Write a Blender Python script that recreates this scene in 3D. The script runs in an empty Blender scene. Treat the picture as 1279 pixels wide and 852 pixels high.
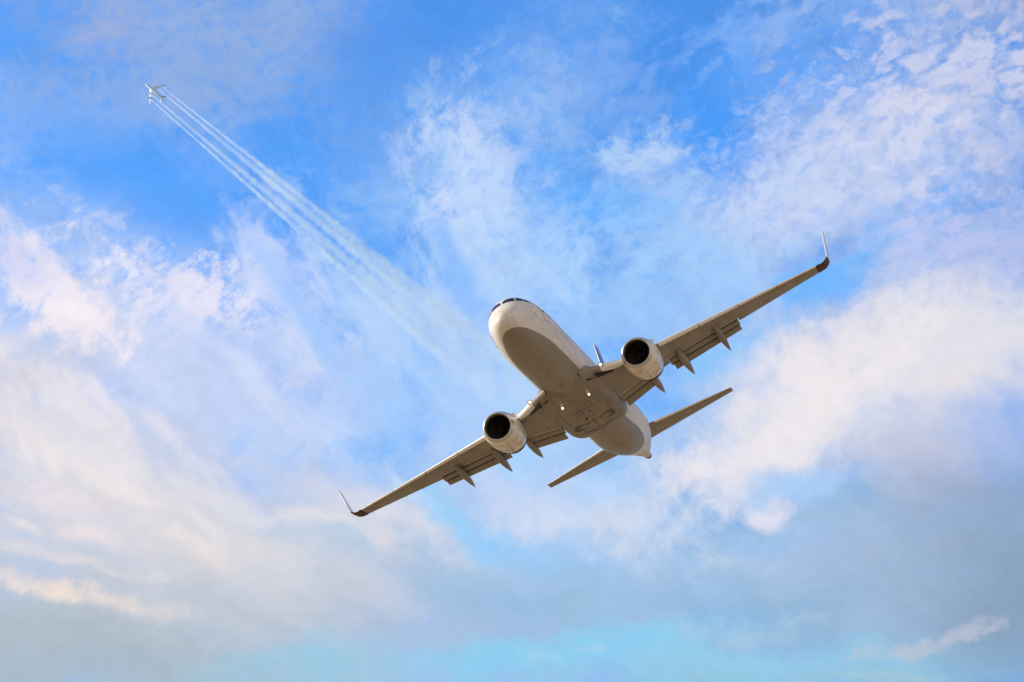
import bpy, bmesh, math, random
from mathutils import Vector, Matrix
from math import radians as rad, sin, cos, pi

scene = bpy.context.scene
# ---------------------------------------------------------------- camera
EL = rad(15.0)                       # the lens looks west, 15 degrees above the horizon
FPX = 4204.6                         # focal length in pixels of a 1279 px wide frame
CAM = Vector((0.0, 0.0, 1.7))
cam_d = bpy.data.cameras.new("camera")
cam_d.sensor_width = 36.0
cam_d.lens = FPX / 1279.0 * 36.0
cam_d.clip_start = 0.5
cam_d.clip_end = 200000.0
cam = bpy.data.objects.new("camera", cam_d)
scene.collection.objects.link(cam)
cam.location = CAM
cam.rotation_euler = (EL + pi / 2, 0, 0)
scene.camera = cam
RIGHT = Vector((1, 0, 0))
DOWN = Vector((0, sin(EL), -cos(EL)))
VIEW = Vector((0, cos(EL), sin(EL)))

# ---------------------------------------------------------------- sun
SUN_DIR = Vector((-0.855, 0.372, 0.360)).normalized()
SUN_EL = math.asin(SUN_DIR.z)
SUN_AZ = math.atan2(SUN_DIR.x, SUN_DIR.y)      # clockwise from +Y
sun_d = bpy.data.lights.new("sun", 'SUN')
sun_d.energy = 5.0
sun_d.angle = rad(0.53)
sun_d.color = (1.0, 0.90, 0.76)
sun = bpy.data.objects.new("sun", sun_d)
scene.collection.objects.link(sun)
sun.rotation_euler = (-SUN_DIR).to_track_quat('-Z', 'Y').to_euler()

scene.view_settings.view_transform = 'Standard'
scene.view_settings.look = 'None'
scene.view_settings.exposure = 0.0
scene.view_settings.gamma = 1.0
scene.view_settings.use_curve_mapping = False
scene.cycles.max_bounces = 10
scene.cycles.volume_bounces = 4
scene.cycles.transparent_max_bounces = 32
scene.cycles.use_adaptive_sampling = True
scene.cycles.adaptive_threshold = 0.015
scene.cycles.adaptive_min_samples = 16

# ---------------------------------------------------------------- small node language
class G:
    """builds nodes of one tree"""
    def __init__(s, tree):
        s.t = tree; s.n = tree.nodes; s.l = tree.links
    def put(s, sock, v):
        if isinstance(v, bpy.types.NodeSocket): s.l.new(v, sock)
        elif v is not None: sock.default_value = v
    def math(s, op, a, b=None, c=None, clamp=False):
        n = s.n.new('ShaderNodeMath'); n.operation = op; n.use_clamp = clamp
        s.put(n.inputs[0], a)
        if b is not None: s.put(n.inputs[1], b)
        if c is not None: s.put(n.inputs[2], c)
        return n.outputs[0]
    def vmath(s, op, a, b=None, scale=None):
        n = s.n.new('ShaderNodeVectorMath'); n.operation = op
        s.put(n.inputs[0], a)
        if b is not None: s.put(n.inputs[1], b)
        if scale is not None: s.put(n.inputs['Scale'], scale)
        return n.outputs['Value'] if op in ('LENGTH', 'DOT_PRODUCT', 'DISTANCE') else n.outputs[0]
    def noise(s, vec, scale, detail=4, rough=.55, lac=2.0, dist=0.0, color=False):
        n = s.n.new('ShaderNodeTexNoise'); n.noise_dimensions = '3D'
        s.put(n.inputs['Vector'], vec)
        n.inputs['Scale'].default_value = scale; n.inputs['Detail'].default_value = detail
        n.inputs['Roughness'].default_value = rough; n.inputs['Lacunarity'].default_value = lac
        n.inputs['Distortion'].default_value = dist
        return n.outputs['Color'] if color else n.outputs[0]
    def mapping(s, vec, loc=(0, 0, 0), rot=(0, 0, 0), scale=(1, 1, 1), kind='TEXTURE'):
        n = s.n.new('ShaderNodeMapping'); n.vector_type = kind
        s.put(n.inputs['Vector'], vec)
        n.inputs['Location'].default_value = loc; n.inputs['Rotation'].default_value = rot; n.inputs['Scale'].default_value = scale
        return n.outputs[0]
    def ramp(s, x, lo, hi, a=0.0, b=1.0, smooth=True):
        n = s.n.new('ShaderNodeMapRange'); n.interpolation_type = 'SMOOTHSTEP' if smooth else 'LINEAR'
        s.put(n.inputs['Value'], x); s.put(n.inputs['From Min'], lo); s.put(n.inputs['From Max'], hi)
        s.put(n.inputs['To Min'], a); s.put(n.inputs['To Max'], b)
        return n.outputs[0]
    def mix(s, f, a, b, mode='MIX'):
        n = s.n.new('ShaderNodeMix'); n.data_type = 'RGBA'; n.blend_type = mode
        s.put(n.inputs[0], f); s.put(n.inputs[6], a); s.put(n.inputs[7], b)
        return n.outputs[2]
    def sep(s, v):
        n = s.n.new('ShaderNodeSeparateXYZ'); s.put(n.inputs[0], v); return n.outputs
    def comb(s, x, y, z=0.0):
        n = s.n.new('ShaderNodeCombineXYZ'); s.put(n.inputs[0], x); s.put(n.inputs[1], y); s.put(n.inputs[2], z); return n.outputs[0]

def lin(c):
    return tuple(((v / 255) / 12.92 if v / 255 <= .04045 else ((v / 255 + .055) / 1.055) ** 2.4) for v in c) + (1.0,)

# ---------------------------------------------------------------- sky
world = bpy.data.worlds.new("World")
scene.world = world
world.use_nodes = True
wt = world.node_tree
wt.nodes.clear()
g = G(wt)
out = wt.nodes.new('ShaderNodeOutputWorld')
geo = wt.nodes.new('ShaderNodeTexCoord').outputs['Generated']     # world direction
sky = wt.nodes.new('ShaderNodeTexSky')
sky.sky_type = 'NISHITA'; sky.sun_disc = False
sky.sun_elevation = SUN_EL; sky.sun_rotation = SUN_AZ
sky.altitude = 100; sky.air_density = 1.0; sky.dust_density = 0.6; sky.ozone_density = 2.5
bg_sky = wt.nodes.new('ShaderNodeBackground')
bg_sky.inputs['Strength'].default_value = 0.11

d = g.sep(geo)
az = g.math('ARCTAN2', d[0], d[1])
el = g.math('ARCSINE', d[2])
# azimuth and elevation as a chart of the western sky, 100 units = 1.36 degrees
CH = FPX / 100.0
ax = g.math('MULTIPLY_ADD', az, CH * cos(EL), 6.395)
ay = g.math('MULTIPLY_ADD', el, -CH, 4.26 + EL * CH)
P = g.comb(ax, ay, 0.0)
# turbulence that frays every bank
w1 = g.vmath('SCALE', g.vmath('SUBTRACT', g.noise(P, .55, 3, .5, color=True), (.5, .5, .5)), scale=1.05)
w2 = g.vmath('SCALE', g.vmath('SUBTRACT', g.noise(P, 2.6, 4, .62, color=True), (.5, .5, .5)), scale=.26)
PW = g.vmath('ADD', P, g.vmath('ADD', w1, w2))
PD = g.vmath('ADD', P, g.vmath('SCALE', w1, scale=.55))
def field(angle, sx, sy, scale, detail, rough, seed, lo=.32, hi=.68, dist=.0):
    v = g.mapping(PD, (seed, seed * .7, 0), (0, 0, rad(angle)), (sx, sy, 1))
    return g.ramp(g.noise(v, scale, detail, rough, dist=dist), lo, hi)
FIELD = {
    'fibre': field(58, 3.0, .9, 1.5, 7, .60, 3.1),       # cirrus combed down and to the right
    'band': field(17, 4.2, 1.0, 1.3, 5, .52, 11.7),      # flat layers low in the sky
    'puff': field(-24, 1.7, 1.0, 4.4, 5, .56, 27.3, .36, .62),     # altocumulus ripples
    'soft': field(0, 1.5, 1.1, .8, 4, .5, 41.9),
    'fray': field(-50, 1.3, 1.0, 2.3, 9, .68, 63.3),
}
SKY_TINT = (.46, 1.12, 1.90, 1)     # the clear air, as deep as the photograph shows it
bg_sky_color = g.mix(1.0, sky.outputs[0], SKY_TINT, mode='MULTIPLY')
wt.links.new(bg_sky_color, bg_sky.inputs['Color'])
# cloud banks of this evening: chart position, half axes (units of the chart), lean, opacity, colour of the
# cloud (what it scatters towards the ground), grain, how far the grain eats into it, core where it is solid
BANKS = [
 # --- broad veils
 (60, 480, 620, 320, 22, .85, (196,212,243), 'soft', .45, .1),
 (1180, 430, 420, 400, 0, .70, (186,202,236), 'soft', .45, .1),
 (260, 770, 800, 200, 4, .95, (186,197,211), 'soft', .2, .3),
 (1080, 720, 560, 190, 3, .95, (150,184,214), 'soft', .2, .3),
 (640, 640, 420, 130, 8, .75, (184,208,238), 'soft', .45, .2),
 (700, 330, 420, 260, 50, .62, (165,205,250), 'soft', .6, .1),
 (230, 60, 340, 125, 5, .84, (148,176,224), 'soft', .4, .1),
 (560, 110, 260, 110, -20, .25, (120,172,244), 'puff', .7, .0),
 (590, 500, 280, 130, 40, .72, (180,212,251), 'fibre', .6, .1),
 (930, 300, 130, 90, 0, .50, (176,212,252), 'fray', .6, .1),
 (1150, 170, 330, 230, -15, .80, (176,196,238), 'soft', .4, .2),
 # --- upper left
 (40, 60, 60, 70, 0, .5, (110,160,235), 'soft', .4, .1),
 (110, 60, 55, 55, 30, .40, (172,180,220), 'soft', .5, .0),
 (330, 45, 150, 60, 5, .45, (155,178,222), 'soft', .5, .0),
 (80, 140, 70, 40, 20, .30, (150,180,230), 'soft', .5, .0),
 (455, 120, 70, 100, 10, .55, (88,152,236), 'soft', .5, .0),
 (200, 245, 200, 66, 20, .88, (86,162,252), 'soft', .5, .2),
 (60, 270, 110, 40, 20, .45, (105,170,250), 'soft', .5, .2),
 (285, 190, 80, 45, 60, .35, (150,185,242), 'soft', .5, .0),
 # --- upper middle
 (500, 60, 150, 80, -20, .75, (78,146,234), 'soft', .5, .1),
 (740, 50, 220, 70, 10, .65, (80,148,238), 'puff', .7, .1),
 (760, 110, 110, 90, 40, .45, (140,180,240), 'puff', .8, .0),
 (590, 220, 85, 100, 20, .90, (210,223,250), 'fray', .6, .1),
 (610, 310, 80, 130, -25, .65, (200,222,252), 'fibre', .6, .1),
 (530, 120, 60, 22, -20, .55, (168,198,245), 'fray', .9, .0),
 (680, 130, 70, 60, -40, .55, (160,192,244), 'fray', .9, .0),
 (490, 190, 30, 14, 50, .55, (170,200,246), 'fray', .7, .0),
 (820, 190, 70, 38, -15, .78, (192,216,248), 'fray', .9, .1),
 (770, 215, 60, 25, -30, .55, (176,206,248), 'fray', .9, .1),
 (705, 250, 48, 95, -35, .75, (92,172,254), 'soft', .5, .1),
 (775, 265, 70, 40, 20, .80, (88,174,255), 'fray', .5, .1),
 (905, 150, 62, 125, 8, .95, (72,156,252), 'puff', .6, .3),
 (945, 110, 60, 60, -20, .75, (84,160,248), 'puff', .9, .2),
 (870, 40, 40, 70, -10, .5, (80,146,236), 'puff', .6, .1),
 (640, 290, 150, 70, 40, .55, (176,210,252), 'fibre', .7, .1),
 (850, 290, 150, 90, 0, .55, (170,208,252), 'fray', .8, .1),
 (860, 350, 190, 70, -25, .50, (160,204,252), 'fray', .8, .1),
 # --- upper right ripples
 (1040, 40, 130, 60, -15, .55, (150,188,244), 'puff', 1.1, .1),
 (1040, 70, 120, 34, -20, .72, (92,158,244), 'puff', .9, .1),
 (1060, 120, 130, 44, -22, .70, (100,166,250), 'puff', 1.0, .1),
 (1210, 60, 130, 90, -30, .65, (176,190,226), 'puff', .9, .1),
 (1200, 120, 160, 90, -30, .80, (214,215,238), 'puff', .9, .15),
 (1080, 170, 170, 60, -20, .70, (186,202,242), 'puff', .9, .1),
 (1150, 170, 80, 50, -25, .60, (228,222,236), 'puff', .9, .1),
 (1110, 230, 200, 70, -8, .65, (204,214,242), 'soft', .6, .2),
 (985, 230, 60, 90, 20, .60, (200,216,248), 'fray', .8, .2),
 (1250, 250, 60, 190, 0, .35, (176,188,226), 'soft', .4, .2),
 (1180, 262, 45, 16, -30, .55, (130,180,248), 'fray', .7, .1),
 (1265, 262, 50, 12, -10, .65, (110,168,245), 'fray', .6, .1),
 (1085, 320, 85, 32, -30, .60, (140,188,252), 'fray', .8, .1),
 (1150, 320, 75, 60, -50, .50, (200,206,244), 'puff', .9, .1),
 (1230, 330, 90, 60, -20, .55, (188,198,238), 'puff', .8, .1),
 (1020, 380, 120, 38, -28, .80, (110,184,255), 'fray', .8, .2),
 (900, 450, 70, 30, -20, .75, (124,196,255), 'fray', .7, .1),
 # --- the bright bank at the right
 (1150, 480, 270, 105, -12, .95, (229,227,234), 'soft', .35, .35),
 (970, 545, 170, 70, -22, .95, (233,230,236), 'fray', .35, .3),
 (1080, 440, 150, 50, -18, .70, (243,235,236), 'fray', .5, .1),
 (1010, 500, 110, 60, -25, .65, (243,235,237), 'soft', .6, .1),
 (1200, 495, 80, 26, -10, .50, (240,226,226), 'soft', .6, .1),
 (900, 585, 100, 40, -15, .80, (240,234,240), 'fray', .4, .1),
 (1190, 560, 220, 60, -5, .80, (190,196,222), 'soft', .5, .2),
 (1240, 620, 160, 60, 0, .60, (160,174,208), 'soft', .4, .2),
 # --- left mass, lit from the low sun
 (150, 405, 240, 80, 18, .80, (216,221,246), 'fray', .8, .2),
 (250, 470, 260, 110, 25, .60, (207,216,245), 'fibre', .5, .2),
 (150, 640, 380, 110, 14, .80, (227,222,225), 'band', .45, .2),
 (60, 365, 120, 44, 34, .85, (236,231,246), 'fibre', .8, .1),
 (85, 400, 80, 66, 50, .88, (250,240,245), 'fray', 1.0, .1),
 (130, 420, 40, 22, 60, .75, (246,236,240), 'fibre', .9, .0),
 (15, 330, 60, 26, 40, .80, (214,214,244), 'fray', .8, .1),
 (235, 375, 120, 44, 10, .82, (232,232,250), 'fray', 1.0, .1),
 (260, 390, 60, 40, 50, .60, (234,230,246), 'fray', .9, .1),
 (345, 345, 52, 110, -28, .80, (212,223,251), 'fibre', .6, .1),
 (385, 450, 60, 140, -40, .65, (208,221,250), 'fibre', .6, .1),
 (375, 400, 22, 100, -32, .50, (120,184,255), 'fibre', .7, .1),
 (90, 355, 40, 10, 30, .45, (130,180,250), 'fray', .6, .0),
 (110, 475, 80, 18, 35, .60, (184,202,244), 'fibre', .7, .1),
 (270, 440, 90, 40, 20, .55, (178,204,248), 'fibre', .7, .1),
 (20, 490, 120, 70, 10, .75, (211,208,218), 'soft', .4, .2),
 (10, 430, 46, 22, 0, .55, (236,230,238), 'soft', .5, .1),
 (330, 520, 120, 70, 40, .45, (186,208,249), 'fibre', .8, .1),
 (430, 600, 120, 46, 5, .75, (146,194,252), 'fray', .9, .1),
 (470, 520, 60, 90, -40, .55, (150,198,254), 'fibre', .8, .1),
 (410, 540, 46, 70, -40, .55, (196,216,250), 'fibre', .8, .1),
 (90, 560, 180, 56, 28, .70, (234,228,234), 'fibre', .6, .1),
 (130, 520, 90, 14, 40, .55, (240,232,236), 'fibre', .8, .1),
 (280, 600, 170, 40, 20, .50, (204,208,230), 'band', .7, .1),
 (480, 655, 140, 46, 16, .75, (222,222,232), 'fray', .5, .1),
 (400, 660, 120, 26, 18, .55, (222,218,228), 'band', .8, .1),
 # --- low streaks
 (60, 620, 80, 18, 15, .70, (238,222,230), 'band', .8, .1),
 (20, 640, 34, 7, 20, .55, (186,200,234), 'band', .6, .0),
 (110, 665, 46, 11, 16, .80, (240,226,228), 'band', .6, .1),
 (40, 655, 26, 10, 30, .60, (246,232,232), 'band', .6, .1),
 (250, 690, 46, 9, 14, .55, (240,230,226), 'band', .6, .1),
 (275, 713, 46, 9, 14, .45, (236,224,222), 'band', .6, .1),
 (110, 700, 130, 10, 18, .60, (232,222,226), 'band', .8, .1),
 (55, 725, 80, 18, 20, .72, (247,229,220), 'fray', .5, .2),
 (140, 755, 104, 19, 16, .60, (248,230,217), 'fray', .5, .2),
 (60, 800, 220, 44, 10, .85, (178,189,196), 'soft', .4, .2),
 (120, 850, 330, 50, 0, .85, (170,186,198), 'soft', .3, .2),
 (120, 600, 220, 16, 25, .55, (244,236,234), 'fibre', .7, .1),
 (210, 555, 170, 13, 32, .50, (232,230,240), 'fibre', .7, .1),
 (330, 645, 170, 14, 18, .50, (236,231,232), 'fibre', .7, .1),
 (70, 500, 130, 12, 42, .45, (238,232,236), 'fibre', .7, .1),
 (300, 470, 150, 14, 38, .45, (222,230,250), 'fibre', .7, .1),
 # --- low middle
 (590, 660, 110, 26, 22, .80, (146,206,252), 'fray', .6, .2),
 (680, 690, 110, 26, 14, .55, (152,200,248), 'soft', .6, .1),
 (510, 625, 60, 12, 35, .60, (206,226,250), 'fibre', .7, .1),
 (650, 610, 120, 40, 15, .60, (206,216,244), 'fray', .7, .1),
 (780, 645, 150, 50, 6, .80, (212,221,240), 'fray', .6, .2),
 (660, 580, 36, 30, 40, .55, (160,214,255), 'fray', .6, .1),
 (750, 610, 60, 26, -10, .60, (170,210,254), 'fray', .6, .1),
 (700, 750, 300, 44, 2, .75, (153,190,224), 'soft', .5, .2),
 (660, 828, 330, 40, -1, .9, (138,207,242), 'soft', .5, .2),
 (800, 800, 180, 24, -10, .5, (138,212,248), 'fray', .5, .2),
 (960, 835, 320, 30, -1, .70, (152,206,234), 'soft', .5, .2),
 (685, 828, 26, 18, -20, .50, (186,208,226), 'fray', .8, .0),
 (730, 820, 26, 10, -10, .45, (180,208,230), 'fray', .7, .0),
 (400, 840, 180, 26, -2, .65, (160,198,222), 'soft', .5, .2),
 # --- low right
 (980, 605, 110, 26, -6, .85, (164,204,250), 'soft', .5, .2),
 (940, 665, 120, 16, 0, .55, (156,196,240), 'soft', .5, .2),
 (1180, 700, 240, 80, 0, .50, (166,180,210), 'soft', .5, .2),
 (1260, 740, 130, 200, 0, .85, (134,160,188), 'soft', .3, .1),
 (1140, 812, 100, 13, -14, .62, (192,198,212), 'fray', .8, .1),
 (1190, 790, 50, 16, -12, .70, (188,194,214), 'fray', .9, .1),
 (900, 790, 80, 22, -10, .45, (176,200,222), 'fray', .8, .0),
 (1010, 768, 26, 8, -10, .35, (190,204,220), 'fray', .7, .0),
 (1080, 852, 120, 8, 0, .50, (182,206,214), 'fray', .7, .0),
 (938, 632, 30, 15, 14, .95, (222,222,240), 'fray', .35, .3),
 (1279, 0, 110, 60, 0, .5, (142,162,210), 'soft', .4, .1),
 (565, 410, 34, 110, -42, .45, (200,222,252), 'fibre', .6, .1),
 (470, 400, 24, 120, -42, .35, (204,224,252), 'fibre', .6, .1),
 (575, 335, 22, 70, -35, .55, (112,178,254), 'fibre', .5, .1),
 (1000, 850, 300, 16, 0, .35, (150,196,214), 'soft', .4, .1),
 (620, 470, 60, 50, 0, .45, (190,220,253), 'fibre', .6, .1),
 (700, 340, 60, 50, -20, .45, (190,220,253), 'fray', .7, .1),
 (450, 570, 60, 26, 20, .5, (122,184,254), 'fray', .7, .1),
 (120, 285, 90, 12, 35, .45, (190,208,246), 'fray', 1.0, .0),
 (170, 320, 70, 12, 30, .45, (206,218,248), 'fray', 1.0, .0),
]
col = bg_sky_color
sky_em = wt.nodes.new('ShaderNodeMix')
base = g.vmath('SCALE', bg_sky_color, scale=0.11)
col = base
# warm cloud veil added over the unseen sky, to light the plane's shaded side
fill_veil = g.ramp(g.noise(g.mapping(geo, (0, 0, 0), (0, 0, 0), (.25, .25, .09)), 1.0, 8, .6), .44, .66)
col = g.mix(g.math('MULTIPLY_ADD', fill_veil, .17, .80), col, (.71, .61, .49, 1))
front = g.ramp(g.math('ABSOLUTE', az), .45, .9, 1.0, 0.0)
local = base
# altocumulus lumps, ten to fifteen pixels across, riding on every bank
lumps = g.noise(g.mapping(PW, (3, 8, 0), (0, 0, rad(-22)), (1.25, 1, 1)), 5.2, 5, .62)
lumps2 = g.noise(g.mapping(PW, (13, 2, 0), (0, 0, rad(50)), (1.5, 1, 1)), 8.5, 4, .6)
fine = g.math('MULTIPLY', g.math('SUBTRACT', 1.0, g.math('ADD', lumps, lumps2)), g.ramp(ay, 1.5, 5.6, .85, .24))
for (cx, cy, rx, ry, ang, op, c, f, er, core) in BANKS:
    # the tiny term keeps the evaluation in order, one bank after the other
    n_ = wt.nodes.new('ShaderNodeVectorMath'); n_.operation = 'MULTIPLY_ADD'
    g.put(n_.inputs[0], local); n_.inputs[1].default_value = (1e-7, 1e-7, 0); g.put(n_.inputs[2], PW)
    v = g.mapping(n_.outputs[0], (cx / 100, cy / 100, 0), (0, 0, rad(ang)), (rx / 100 * 1.3, ry / 100 * 1.3, 1))
    r = g.vmath('LENGTH', v)
    r = g.math('MULTIPLY_ADD', g.math('SUBTRACT', .5, FIELD[f]), er, g.math('MULTIPLY_ADD', fine, .25 + .55*er if f != 'band' else .2, r))
    a = g.ramp(r, 1.0, core * .5, 0.0, op)
    local = g.mix(a, local, lin(c))
# between the lumps the blue air shows faintly, less so low down where one looks through more cloud
gaps = g.math('MULTIPLY', g.ramp(lumps, .34, .56, 1.0, 0.0), g.ramp(ay, 1.0, 5.0, .32, .0))
local = g.mix(gaps, local, g.vmath('SCALE', base, scale=1.08))
# fine relief: small lumps catch a little more or less light
grain = g.ramp(g.noise(g.mapping(PD, (5, 5, 0), (0, 0, rad(-20)), (1.3, 1, 1)), 6.5, 6, .62), .25, .75, .965, 1.035, smooth=False)
grain2 = g.ramp(g.noise(g.mapping(PD, (9, 2, 0), (0, 0, rad(35)), (2.2, .8, 1)), 2.2, 6, .6), .3, .7, .975, 1.025, smooth=False)
ag = g.math('MULTIPLY', grain, grain2)
local = g.vmath('SCALE', local, scale=ag)
col = g.mix(front, col, local)
bg = wt.nodes.new('ShaderNodeBackground')
wt.links.new(col, bg.inputs['Color']); bg.inputs['Strength'].default_value = 1.0
wt.links.new(bg.outputs[0], out.inputs['Surface'])
world.cycles.sampling_method = 'MANUAL'
world.cycles.sample_map_resolution = 256


# ---------------------------------------------------------------- mesh helpers
col0 = scene.collection
def mesh_obj(name, verts, faces, mat, parent=None, smooth=True, sharp=None):
    me = bpy.data.meshes.new(name)
    me.from_pydata([tuple(v) for v in verts], [], faces)
    me.validate(clean_customdata=False)
    bm = bmesh.new(); bm.from_mesh(me)
    bmesh.ops.recalc_face_normals(bm, faces=bm.faces)
    if smooth:
        ang = rad(sharp or 38)
        for e in bm.edges:
            if len(e.link_faces) == 2 and e.calc_face_angle(0) > ang: e.smooth = False
        for f in bm.faces: f.smooth = True
    bm.to_mesh(me); bm.free()
    if mat: me.materials.append(mat)
    o = bpy.data.objects.new(name, me)
    col0.objects.link(o)
    if parent: o.parent = parent
    return o

class MB:
    def __init__(s): s.v = []; s.f = []
    def loft(s, rings, cap0=True, cap1=True, closed=True):
        b = len(s.v); n = len(rings[0])
        for r in rings: s.v += [tuple(p) for p in r]
        for i in range(len(rings) - 1):
            for j in range(n if closed else n - 1):
                k = (j + 1) % n
                s.f.append((b + i*n + j, b + i*n + k, b + (i+1)*n + k, b + (i+1)*n + j))
        if cap0: s.f.append(tuple(b + j for j in range(n)))
        if cap1: s.f.append(tuple(b + (len(rings)-1)*n + j for j in range(n)))
        return s
    def box(s, c, size, rot=None):
        pts = []
        for z in (-.5, .5):
            pts.append([(x*size[0], y*size[1], z*size[2]) for x, y in ((-.5,-.5),(.5,-.5),(.5,.5),(-.5,.5))])
        out = []
        for r in pts:
            rr = []
            for p in r:
                q = Vector(p)
                if rot: q = rot @ q
                rr.append(q + Vector(c))
            out.append(rr)
        return s.loft(out)
    def tube(s, path, radii, n=10):
        rings = []
        for i, p in enumerate(path):
            p = Vector(p)
            t = (Vector(path[min(i+1, len(path)-1)]) - Vector(path[max(i-1, 0)])).normalized()
            u = t.cross(Vector((0, 0, 1)))
            if u.length < .1: u = t.cross(Vector((1, 0, 0)))
            u.normalize(); w = t.cross(u)
            r = radii[i] if isinstance(radii, (list, tuple)) else radii
            rings.append([p + (u*cos(2*pi*k/n) + w*sin(2*pi*k/n))*r for k in range(n)])
        return s.loft(rings)
    def build(s, name, mat, parent=None, smooth=True, sharp=None):
        return mesh_obj(name, s.v, s.f, mat, parent, smooth, sharp)

def interp(tab, x):
    """smooth table look-up (monotone cubic), tab rows (x, a, b, ...)"""
    if x <= tab[0][0]: return tab[0][1:]
    if x >= tab[-1][0]: return tab[-1][1:]
    for i in range(len(tab) - 1):
        if tab[i][0] <= x <= tab[i+1][0]: break
    res = []
    h = tab[i+1][0] - tab[i][0]; t = (x - tab[i][0]) / h
    for k in range(1, len(tab[0])):
        def sl(j): return (tab[j+1][k] - tab[j][k]) / (tab[j+1][0] - tab[j][0])
        def tang(j):
            if j == 0: return sl(0)
            if j == len(tab) - 1: return sl(j-1)
            a, b = sl(j-1), sl(j)
            return 0 if a*b <= 0 else 2*a*b/(a+b)
        m0, m1 = tang(i)*h, tang(i+1)*h
        a, b = tab[i][k], tab[i+1][k]
        res.append((2*t**3-3*t*t+1)*a + (t**3-2*t*t+t)*m0 + (-2*t**3+3*t*t)*b + (t**3-t*t)*m1)
    return res

def empty(name, label=None, cat=None, group=None):
    o = bpy.data.objects.new(name, None); col0.objects.link(o)
    o.empty_display_size = 1.0
    if label: o['label'] = label
    if cat: o['category'] = cat
    if group: o['group'] = group
    return o

# ---------------------------------------------------------------- materials
def material(name, base, rough=.4, metal=0.0, spec=.5, coat=0.0):
    m = bpy.data.materials.new(name); m.use_nodes = True
    b = m.node_tree.nodes['Principled BSDF']
    b.inputs['Base Color'].default_value = (*base, 1)
    b.inputs['Roughness'].default_value = rough
    b.inputs['Metallic'].default_value = metal
    b.inputs['Specular IOR Level'].default_value = spec
    b.inputs['Coat Weight'].default_value = coat
    b.inputs['Coat Roughness'].default_value = .08
    return m, G(m.node_tree), b

def grime(gg, base, dirt=(.30, .22, .15, 1), amount=.35, stretch=(1, .18, 1), scale=1.6, lo=.45, hi=.75):
    """streaks of dirt drawn aft by the airflow, base: colour tuple or socket"""
    tc = gg.n.new('ShaderNodeTexCoord').outputs['Object']
    v = gg.mapping(tc, scale=stretch, kind='POINT')
    n1 = gg.noise(v, scale, 8, .62)
    n2 = gg.noise(tc, scale * 7, 4, .6)
    f = gg.math('MULTIPLY', gg.ramp(n1, lo, hi), gg.ramp(n2, .3, .7, .35, 1.0))
    c = gg.mix(gg.math('MULTIPLY', f, amount), base, dirt)
    return c, tc

# fuselage: white above, warm grey belly below a waterline
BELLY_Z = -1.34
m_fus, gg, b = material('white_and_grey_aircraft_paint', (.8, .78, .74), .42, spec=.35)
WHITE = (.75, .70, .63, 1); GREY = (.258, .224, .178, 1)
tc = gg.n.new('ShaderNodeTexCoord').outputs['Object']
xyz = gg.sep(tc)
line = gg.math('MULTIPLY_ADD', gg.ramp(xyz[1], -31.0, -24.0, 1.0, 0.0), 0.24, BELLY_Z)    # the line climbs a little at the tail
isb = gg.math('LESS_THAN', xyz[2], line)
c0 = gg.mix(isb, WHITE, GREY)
# skin panels: circumferential seams and lap joints, a slight tone step from panel to panel
br = gg.n.new('ShaderNodeTexBrick')
ang = gg.math('ARCTAN2', xyz[0], xyz[2])
gg.l.new(gg.comb(xyz[1], gg.math('MULTIPLY', ang, 1.88), 0), br.inputs['Vector'])
br.inputs['Color1'].default_value = (1, 1, 1, 1); br.inputs['Color2'].default_value = (.93, .93, .93, 1)
br.inputs['Mortar'].default_value = (.62, .60, .57, 1)
br.inputs['Scale'].default_value = 1.0; br.inputs['Mortar Size'].default_value = .012
br.inputs['Brick Width'].default_value = 2.6; br.inputs['Row Height'].default_value = 1.15
c1 = gg.mix(.75, c0, gg.mix(1.0, c0, br.outputs['Color'], mode='MULTIPLY'))
c2, _ = grime(gg, c1, (.20, .15, .10, 1), .50)
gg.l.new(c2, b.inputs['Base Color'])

m_grey, gg, b = material('grey_underwing_paint', GREY[:3], .42, spec=.35)
tc = gg.n.new('ShaderNodeTexCoord').outputs['Object']
br = gg.n.new('ShaderNodeTexBrick')
gg.l.new(gg.mapping(tc, (0, 0, 0), (0, 0, rad(90)), (1, 1, 1), 'POINT'), br.inputs['Vector'])
br.inputs['Color1'].default_value = (*GREY[:3], 1); br.inputs['Color2'].default_value = (GREY[0]*.88, GREY[1]*.88, GREY[2]*.88, 1)
br.inputs['Mortar'].default_value = (.16, .13, .10, 1)
br.inputs['Scale'].default_value = 1.0; br.inputs['Mortar Size'].default_value = .014
br.inputs['Brick Width'].default_value = 1.7; br.inputs['Row Height'].default_value = 1.05
c2, _ = grime(gg, br.outputs['Color'], (.11, .08, .052, 1), .8, (1, .2, 1), 1.3)
gg.l.new(c2, b.inputs['Base Color'])

m_fair, gg, b = material('grey_fairing_paint', GREY[:3], .42, spec=.35)
c2, tc = grime(gg, (GREY[0]*.97, GREY[1]*.97, GREY[2]*.97, 1), (.10, .075, .05, 1), .8, (1, .25, 1), 1.5)
br = gg.n.new('ShaderNodeTexBrick')
gg.l.new(gg.mapping(tc, (0, 0, 0), (0, 0, rad(90)), (1, 1, 1), 'POINT'), br.inputs['Vector'])
br.inputs['Color1'].default_value = (1, 1, 1, 1); br.inputs['Color2'].default_value = (.90, .90, .90, 1)
br.inputs['Mortar'].default_value = (.55, .52, .5, 1); br.inputs['Scale'].default_value = 1.0
br.inputs['Mortar Size'].default_value = .012; br.inputs['Brick Width'].default_value = 2.2; br.inputs['Row Height'].default_value = 1.3
gg.l.new(gg.mix(1.0, c2, br.outputs['Color'], mode='MULTIPLY'), b.inputs['Base Color'])

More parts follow.
